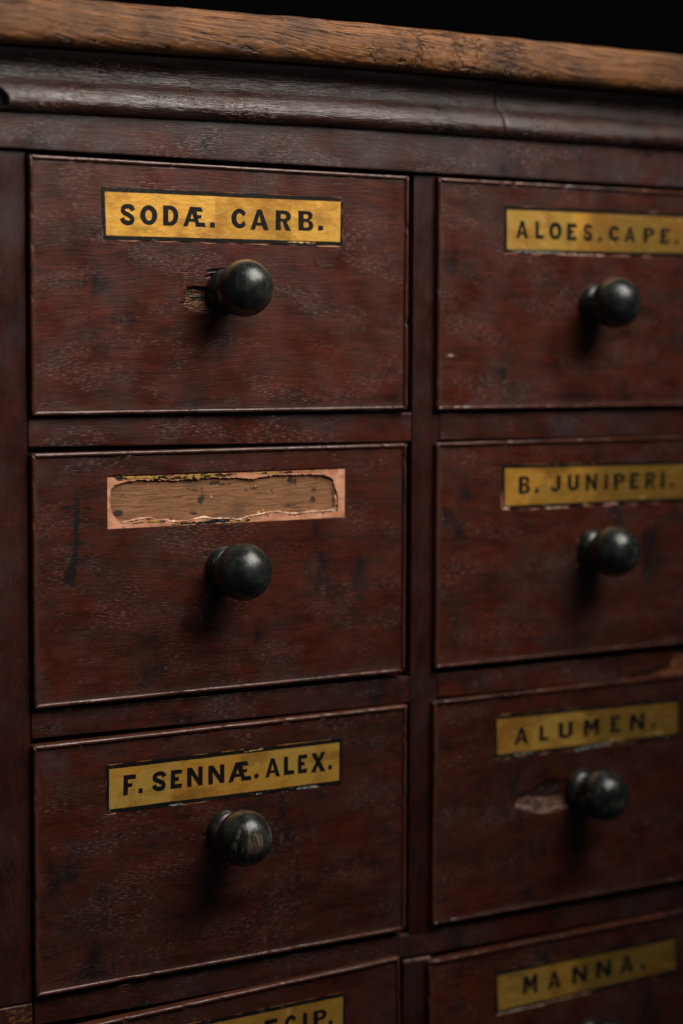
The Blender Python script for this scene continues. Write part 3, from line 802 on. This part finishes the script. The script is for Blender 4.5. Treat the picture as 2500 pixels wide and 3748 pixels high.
# --- the peeled plate on the second drawer
d, org = made['10']
HOLE = [(39.0, -146.6), (40.6, -145.0), (42.6, -144.1), (47.8, -143.0), (55.0, -142.3), (64.7, -143.0), (72.1, -143.2), (80.4, -143.0), (93.0, -142.6), (97.2, -142.8), (105.7, -143.1), (112.1, -144.0), (117.3, -143.2),
        (125.1, -142.4), (140.6, -142.8), (149.5, -142.9), (155.0, -144.1), (157.2, -145.7), (158.1, -149.5), (160.0, -153.1), (160.0, -158.5), (159.9, -161.0), (154.1, -161.3), (145.1, -160.9), (134.0, -162.0), (130.9, -160.7), (127.4, -160.2), (123.0, -160.2),
        (116.5, -161.3), (111.7, -161.8), (105.7, -163.0), (97.2, -162.2), (92.9, -161.9), (86.6, -160.9), (80.4, -161.6), (72.1, -162.5), (69.2, -162.0), (67.5, -160.8), (60.6, -160.5), (54.9, -160.5), (47.7, -161.4), (43.7, -161.2),
        (41.7, -159.3), (40.1, -157.1), (39.2, -153.5), (39.0, -150.6)]
BLOT = [(133.9, -145.5, 1.7, 1.9), (136.4, -145.8, 1.3, 2.2), (147.1, -150.3, 1.5, 0.9), (146.4, -155.0, 2.2, 1.8), (148.4, -144.7, 1.3, .6), (113.5, -148.3, 2.6, .7), (109.5, -149.3, 1.2, .7), (123.6, -149.7, .9, 1.5),
        (133.5, -157.2, 3.5, .6), (158.0, -159.0, .8, 1.2), (157.6, -150.5, 0.7, 4.0), (85.8, -152.4, 1.6, 2.8), (43.4, -157.2, 2.6, 2.0), (70.4, -160.6, 1.5, .6), (92.1, -145.2, 5, .9), (82.0, -158.5, 2.0, 1.2), (77.0, -144.5, 3, .6), (98, -146, 5, .5)]
GOLDF = [(111.0, -147.4, .7), (114.8, -147.2, .5), (123.6, -148.5, .6), (123.3, -150.8, .5), (91.2, -151.5, .9), (116.5, -159.9, 1.2), (119, -158.8, .6)]
LINES = [((86.0, -146.5), (87.2, -154.5)), ((62, -149.5), (80, -151.5)), ((44, -149), (50, -150.8)), ((76, -146), (84, -149)), ((74.2, -150.8), (74.8, -152.8))]
def bed_mark(x, z):
    g = max([0.0] + [0.85 * (1 - smoothstep(0.3, 1.9, math.hypot((x - a) / c, (z - b) / e))) for a, b, c, e in BLOT])
    for a, b in LINES: g = max(g, 0.75 * (1 - smoothstep(0.15, 0.6, seg_d((x, z), a, b))))
    r = max([0.0] + [0.75 * (1 - smoothstep(0.4, 1.3, math.hypot(x - a, z - b) / c)) for a, b, c in GOLDF])
    e = min(seg_d((x, z), HOLE[i], HOLE[i + 1]) for i in range(17, len(HOLE) - 5))
    b = 0.75 * (1 - smoothstep(0.3, 2.2, e)) * smoothstep(100, 135, x)
    return (r, g, b)
bed = board('plate_bed', RECESS[0] + .05, RECESS[1] - .05, (RECESS[2] + .05, RECESS[3] - .05), (RECESS[2] + .05, RECESS[3] - .05), 1.5, 1.2, M['bare'], d, org, step=0.7, r=0.3, wob=0.25, mark=bed_mark, seed=2.2)
RC = [(RECESS[0] + .02, RECESS[3] - .02), (RECESS[1] - .02, RECESS[3] - .02), (RECESS[1] - .02, RECESS[2] + .02), (RECESS[0] + .02, RECESS[2] + .02)]
prism('gesso', jag_line(RC, 3, 0.05, 1), 0.25, 1.7, M['gesso'], bed, org, holes=[jag_line(HOLE, 0.45, 0.62, 4)[::-1]])
prism('gilding', jag_line([(40.5, -140.7), (98.5, -140.8), (104, -140.9), (104, -141.6), (98.4, -142.2), (84, -142.6), (76.2, -142.7), (63.9, -142.6), (53.8, -141.7), (43.0, -142.4)], 0.8, 0.4, 7), 0.08, 0.6, M['gilt'], bed, org)
prism('gilding', jag_line([(110, -140.9), (150, -141.0), (150, -141.6), (120, -141.8)], 0.8, 0.4, 9), 0.10, 0.6, M['gilt'], bed, org)
prism('gilding', jag_line([(50, -161.7), (58, -161.2), (67, -161.4), (67, -161.9), (56, -161.9), (50, -162.2)], 0.8, 0.3, 11), 0.10, 0.6, M['gilt'], bed, org)
for q in ([(69.6, -163.0), (82.0, -162.4), (83.0, -163.3), (70, -163.7)], [(100.5, -162.9), (111.3, -162.5), (111.0, -163.4), (101, -163.6)]):
    prism('gilding', jag_line(q, 0.7, 0.4, 15), 0.05, 0.6, M['gilt'], bed, org)
prism('paint_flake', jag_line([(82.3, -163.6), (83.5, -162.5), (88.3, -162.6), (90.6, -161.9), (96.0, -161.7), (100.1, -162.3), (100.1, -163.3), (90, -163.5)], 0.8, 0.5, 13), -0.05, 0.6, M['flake'], bed, org)
rp = smooth_path([(x, 0.25, z) for x, z in [(67.5, -161.0), (69.2, -162.2), (74.1, -162.2), (80.4, -161.6), (86.6, -161.0), (92.9, -161.7), (101.4, -162.0), (105.7, -162.7), (110.0, -161.6), (116.5, -160.7), (123.0, -160.0), (127.4, -160.0), (134.0, -161.2), (140.6, -160.8), (147.4, -160.7), (154.1, -160.5), (157.7, -159.9), (158.6, -155.7), (157.9, -153.0)]], 0.8)
def torn_strip(path, wmax, y, seed):
    """ragged lip of chalky ground along a torn edge, thick where it lifted"""
    L, R = [], []
    for i, p in enumerate(path):
        a = path[max(i - 1, 0)]; b = path[min(i + 1, len(path) - 1)]
        dx, dz = b[0] - a[0], b[2] - a[2]; l = math.hypot(dx, dz) + 1e-9
        n1 = noise.noise(Vector((i * .11, seed, 0))); n2 = noise.noise(Vector((i * .45, seed, 4)))
        up = max(0.06, wmax * (0.40 + 0.9 * n1 + 0.5 * n2)); dn = max(0.05, 0.30 * wmax * (0.7 + n2))
        if i in (0, len(path) - 1): up = dn = 0.03
        L.append((p[0] - dz / l * up, p[2] + dx / l * up)); R.append((p[0] + dz / l * dn, p[2] - dx / l * dn))
    V, F = [], []
    m = len(path)
    for i in range(m):
        cy = y - 0.25 - 0.35 * noise.noise(Vector((i * .23, seed, 8)))
        V += [(L[i][0], 1.45, L[i][1]), (L[i][0] * .5 + path[i][0] * .5, y * .5 + .35, L[i][1] * .5 + path[i][2] * .5), (path[i][0], cy, path[i][2]), (R[i][0], 0.5, R[i][1]), (R[i][0], 1.45, R[i][1])]
    for i in range(m - 1):
        for k in range(4): F.append((i * 5 + k, i * 5 + k + 1, i * 5 + k + 6, i * 5 + k + 5))
    return link('gesso_edge', V, F, M['gesso_edge'], bed, org)
torn_strip(rp, 0.95, 0.25, 1.0)
torn_strip(smooth_path([(x, 0.25, z) for x, z in [(41.7, -159.7), (44.1, -161.2), (47.3, -161.1), (52.5, -160.4), (58, -159.9), (61.6, -160.3)]], 0.8), 0.9, 0.3, 2.0)
torn_strip(smooth_path([(x, 0.25, z) for x, z in [(39.3, -152.5), (39.1, -149.5), (39.6, -146.2), (41.2, -144.9)]], 0.6), 0.5, 0.4, 3.0)

# --- a fine hair stuck to the first drawer's varnish
d, org = made['00']
g = G('pale_fibre'); g.set(Base_Color=(0.10, 0.075, 0.07), Roughness=0.6); M['fibre'] = g.m
tube('fibre', smooth_path([(x, -0.25, z) for x, z in [(146.5, -39.3), (146.3, -41.6), (147.3, -43.3), (148.7, -44.3), (152.4, -44.0), (156.2, -43.9)]], 0.5), 0.11, M['fibre'], d, org, n=5)

# ------------------------------------------------------------------ the cabinet
O = (200.0, 150.0, -520.0)
cab = thing('apothecary_cabinet', 'old dark mahogany cabinet with worn brown top edge and rounded moulding', 'cabinet', O)
FY = 2.2
board('stile', -22.0, 0.5, (-374.6, 1.8), (-374.9, 1.8), FY, 22, M['stile'], cab, O, step=5, r=0.9, seed=1, mark=lambda x, z: (0, 0.8 * (1 - smoothstep(1.5, 5, math.hypot((x + 15) / 1.0, (z + 235.5) / 3.0))), 0))
def foot_mark(x, z): return (0.47, 0.20, 0)
board('stile_foot', -22.0, 0.3, (-519.0, -375.2), (-519.0, -375.2), FY - .4, 22, M['stile'], cab, O, step=5, r=0.9, seed=2, mark=foot_mark)
board('stile', 203.9, 220.2, (-376.3, 1.6), (-376.9, 1.6), FY, 22, M['stile'], cab, O, step=5, r=0.8, seed=3)
def mid_mark(x, z): return (0.0, 0.0, 0.75 * smoothstep(-391.2, -389.6, z))
board('stile', 200.9, 218.0, (-503.0, -388.6), (-503.0, -389.2), FY, 22, M['stile'], cab, O, step=2.0, r=0.9, seed=4, mark=mid_mark)
board('stile', 418.2, 440.0, (-519.0, 1.8), (-519.0, 1.8), FY, 22, M['stile'], cab, O, step=5, r=0.9, seed=5)
# rails
board('rail', 0.7, 203.7, (-126.6, -113.4), (-128.6, -114.4), FY, 22, M['rail'], cab, O, r=0.8, seed=6)
board('rail', 220.4, 418.0, (-128.2, -114.8), (-129.6, -115.4), FY, 22, M['rail'], cab, O, r=0.8, seed=7)
board('rail', 0.9, 203.7, (-255.8, -243.5), (-258.2, -245.1), FY, 22, M['rail'], cab, O, r=0.8, seed=8)
rb = bbox(RAILCHIP, 1.5)
def rail_depth(x, z):
    if not in_box(x, z, rb): return 0.0
    s = poly_d((x, z), RAILCHIP)
    return min(1, s / 1.2) * (1.8 + 0.6 * noise.noise(Vector((x * .2, z * .6, 4)))) if s > 0 else 0.0
def rail_mark(x, z):
    if x < 340: return (0, 0, 0)
    s = poly_d((x, z), RAILCHIP)
    m = smoothstep(-0.4, 0.5, s)
    edge = 1 - smoothstep(0.8, 2.6, s)
    dk = (1 - smoothstep(1.0, 4.0, -s)) if s < 0 else 0.0
    return (m * (0.75 + 0.5 * edge), 0.62 * dk, m * (1 - edge) * 0.3)
board('rail', 220.4, 418.0, (-257.2, -245.0), (-259.6, -246.2), FY, 22, M['rail'], cab, O, step=1.0, r=0.8, seed=9, depth=rail_depth, mark=rail_mark)
board('rail', 1.2, 418.0, (-386.0, -374.0), (-389.2, -376.9), FY, 22, M['rail'], cab, O, r=0.8, seed=10)
board('rail', 0.9, 418.0, (-519.0, -503.4), (-519.0, -503.4), FY, 22, M['rail'], cab, O, r=0.8, seed=11)
# carcass behind the front, with an added light stop
def box(name, x0, x1, y0, y1, z0, z1, mat, parent, org):
    V = [(x, y, z) for x in (x0, x1) for y in (y0, y1) for z in (z0, z1)]
    F = [(0, 1, 3, 2), (4, 6, 7, 5), (0, 4, 5, 1), (2, 3, 7, 6), (0, 2, 6, 4), (1, 5, 7, 3)]
    return link(name, V, F, mat, parent, org, smooth=False)
box('light_stop', -15, 432, 29, 33, -515, 30, M['dark'], cab, O)  # added near-black sheet, keeps light from leaking through the drawer gaps
box('side_panel', -22, -15.2, 27.2, 300, -519, 30, M['stile'], cab, O)
box('side_panel', 433, 440, 27.2, 300, -519, 30, M['stile'], cab, O)
box('back_panel', -15, 432.8, 292, 300, -519, 30, M['dark'], cab, O)

# frieze board under the moulding, cornice moulding and worn top: all bend very slightly like the old top does
def sag(x): return 0.020 * min(0.0, x - 150.0) + 0.004 * max(0.0, x - 150.0)
def sweep(name, x0, x1, prof, mat, parent, step, disp=None, marks=None, sagk=1.0):
    n = max(2, int((x1 - x0) / step)); m = len(prof)
    V, F, K = [], [], []
    for i in range(n + 1):
        x = x0 + (x1 - x0) * i / n
        for k, (y, z) in enumerate(prof):
            px, py, pz = x, y, z + sag(x) * sagk
            if disp: px, py, pz = disp(x, y, z, px, py, pz)
            V.append((px, py, pz)); K.append(marks(x, y, z) if marks else (0, 0, 0))
    for i in range(n):
        for k in range(m):
            F.append((i * m + k, i * m + (k + 1) % m, (i + 1) * m + (k + 1) % m, (i + 1) * m + k))
    F.append(tuple(range(m))); F.append(tuple(range(n * m, n * m + m)))
    return link(name, V, F, mat, parent, O, K)

board('frieze_board', -22.0, 440.0, (2.0, 19.8), (2.2, 24.0), -0.9, 25, M['frieze'], cab, O, step=4, r=0.8, seed=12, wob=0.2)
MP = [(26, 20.6), (-0.9, 20.6), (-2.6, 20.9), (-4.1, 21.6), (-5.2, 22.8), (-5.8, 24.3), (-5.9, 25.9), (-5.5, 27.6), (-4.7, 29.2), (-3.5, 30.8), (-2.0, 32.3), (-0.3, 33.6), (1.2, 34.9), (2.2, 36.6),
      (2.7, 38.6), (2.7, 41.0), (2.1, 43.2), (0.8, 45.2), (-0.9, 46.8), (-2.8, 48.2), (26, 48.2)]
def md(x, y, z, px, py, pz):
    if y < 20: py += 0.12 * noise.noise(Vector((x * .03, z * .12, 3))) + 0.05 * noise.noise(Vector((x * .12, z * .5, 6)))
    if abs(x - 252.6) < 1.2 and y < 0 and z < 29: py += 0.22 * (1 - abs(x - 252.6) / 1.2)
    return px, py, pz
def chip_line(z):
    """x of the broken mitre at height z"""
    return -17.5 + 7.0 * smoothstep(36, 25, z) - 3.0 * smoothstep(23.5, 20.6, z)
def md_left(x, y, z, px, py, pz):
    px, py, pz = md(x, y, z, px, py, pz)
    if y < 20 and 20.5 < z < 37:
        q = chip_line(z) + 0.5 * noise.noise(Vector((z * .9, 3.0, 1.0))) - x
        if q > 0: py += min(1.0, q / 0.8) * (4.0 + 1.2 * noise.noise(Vector((x * .4, z * .5, 5))))
    return px, py, pz
def end_marks(x, y, z):
    q = chip_line(z) - x
    if y > 20 or q < -0.4 or z > 37: return (0, 0, 0)
    raw = (1 - smoothstep(1.0, 3.2, math.hypot(x + 16.0, z - 24.0)))
    return (0.9 * raw, 0.9 * (1 - raw), 0)
def fill(prof, k):
    out = []
    for a, b in zip(prof, prof[1:] + prof[:1]):
        n = k if a[0] < 20 and b[0] < 20 else 1
        out += [(a[0] + (b[0] - a[0]) * i / n, a[1] + (b[1] - a[1]) * i / n) for i in range(n)]
    return out
sweep('cornice_moulding', -23.0, 252.6, fill(MP, 2), M['moulding'], cab, 0.7, md_left, marks=end_marks)
sweep('cornice_moulding', 252.72, 440.0, MP, M['moulding'], cab, 2.0, md)

# worn top: a thick board with a rounded, chiselled front edge
TP = [(300, 48.9), (60, 48.9), (4, 48.9), (-7.5, 48.9)]
for i in range(1, 27):
    t = i / 27; th = -math.pi / 2 + math.pi * t
    TP.append((-8.5 - 6.0 * math.copysign(abs(math.cos(th)) ** 0.62, math.cos(th)), 59.0 + 10.0 * math.copysign(abs(math.sin(th)) ** 0.85, math.sin(th))))
TP += [(-6.5, 69.2), (4, 69.3), (60, 69.3), (300, 69.3)]
def td(x, y, z, px, py, pz):
    if y > 20: return px, py, pz
    w_ = 0.45 * noise.noise(Vector((x * .018, z * .09, 1))) + 0.22 * noise.noise(Vector((x * .06, z * .25, 4)))
    gx = z + 0.10 * x
    w_ += 0.22 * noise.noise(Vector((x * .05, gx * 1.3, 7))) + 0.12 * noise.noise(Vector((x * .12, gx * 3.0, 17)))
    ch = smoothstep(165, 190, x) * (1 - smoothstep(255, 300, x))
    v = noise.noise(Vector((x * .22, gx * .40, 11))); v2 = noise.noise(Vector((x * .55, gx * .55, 14)))
    w_ += ch * (0.40 * abs(v) * 2 - 0.2 + 0.20 * v2)
    c2 = noise.noise(Vector((x * .045, gx * 1.4, 21)))
    if c2 > 0.32: w_ += (c2 - 0.32) * 2.2
    up = smoothstep(65, 69, z)
    return px, py + w_, pz - up * (0.35 + 0.7 * noise.noise(Vector((x * .05, 2.0, 9)))) + 0.25 * (1 - smoothstep(49, 52, z)) * noise.noise(Vector((x * .08, 5.0, 3)))
sweep('worn_top', -48.0, 466.0, TP, M['top'], cab, 0.8, td)

# ------------------------------------------------------------------ setting: the dark wall behind
V = [(-4000, 1400, -1500), (4000, 1400, -1500), (4000, 1400, 2500), (-4000, 1400, 2500), (-4000, 1440, -1500), (4000, 1440, -1500), (4000, 1440, 2500), (-4000, 1440, 2500)]
wl = link('wall', V, [(0, 1, 2, 3), (4, 5, 6, 7), (0, 1, 5, 4), (1, 2, 6, 5), (2, 3, 7, 6), (3, 0, 4, 7)], M['wall'], smooth=False, kind='structure')
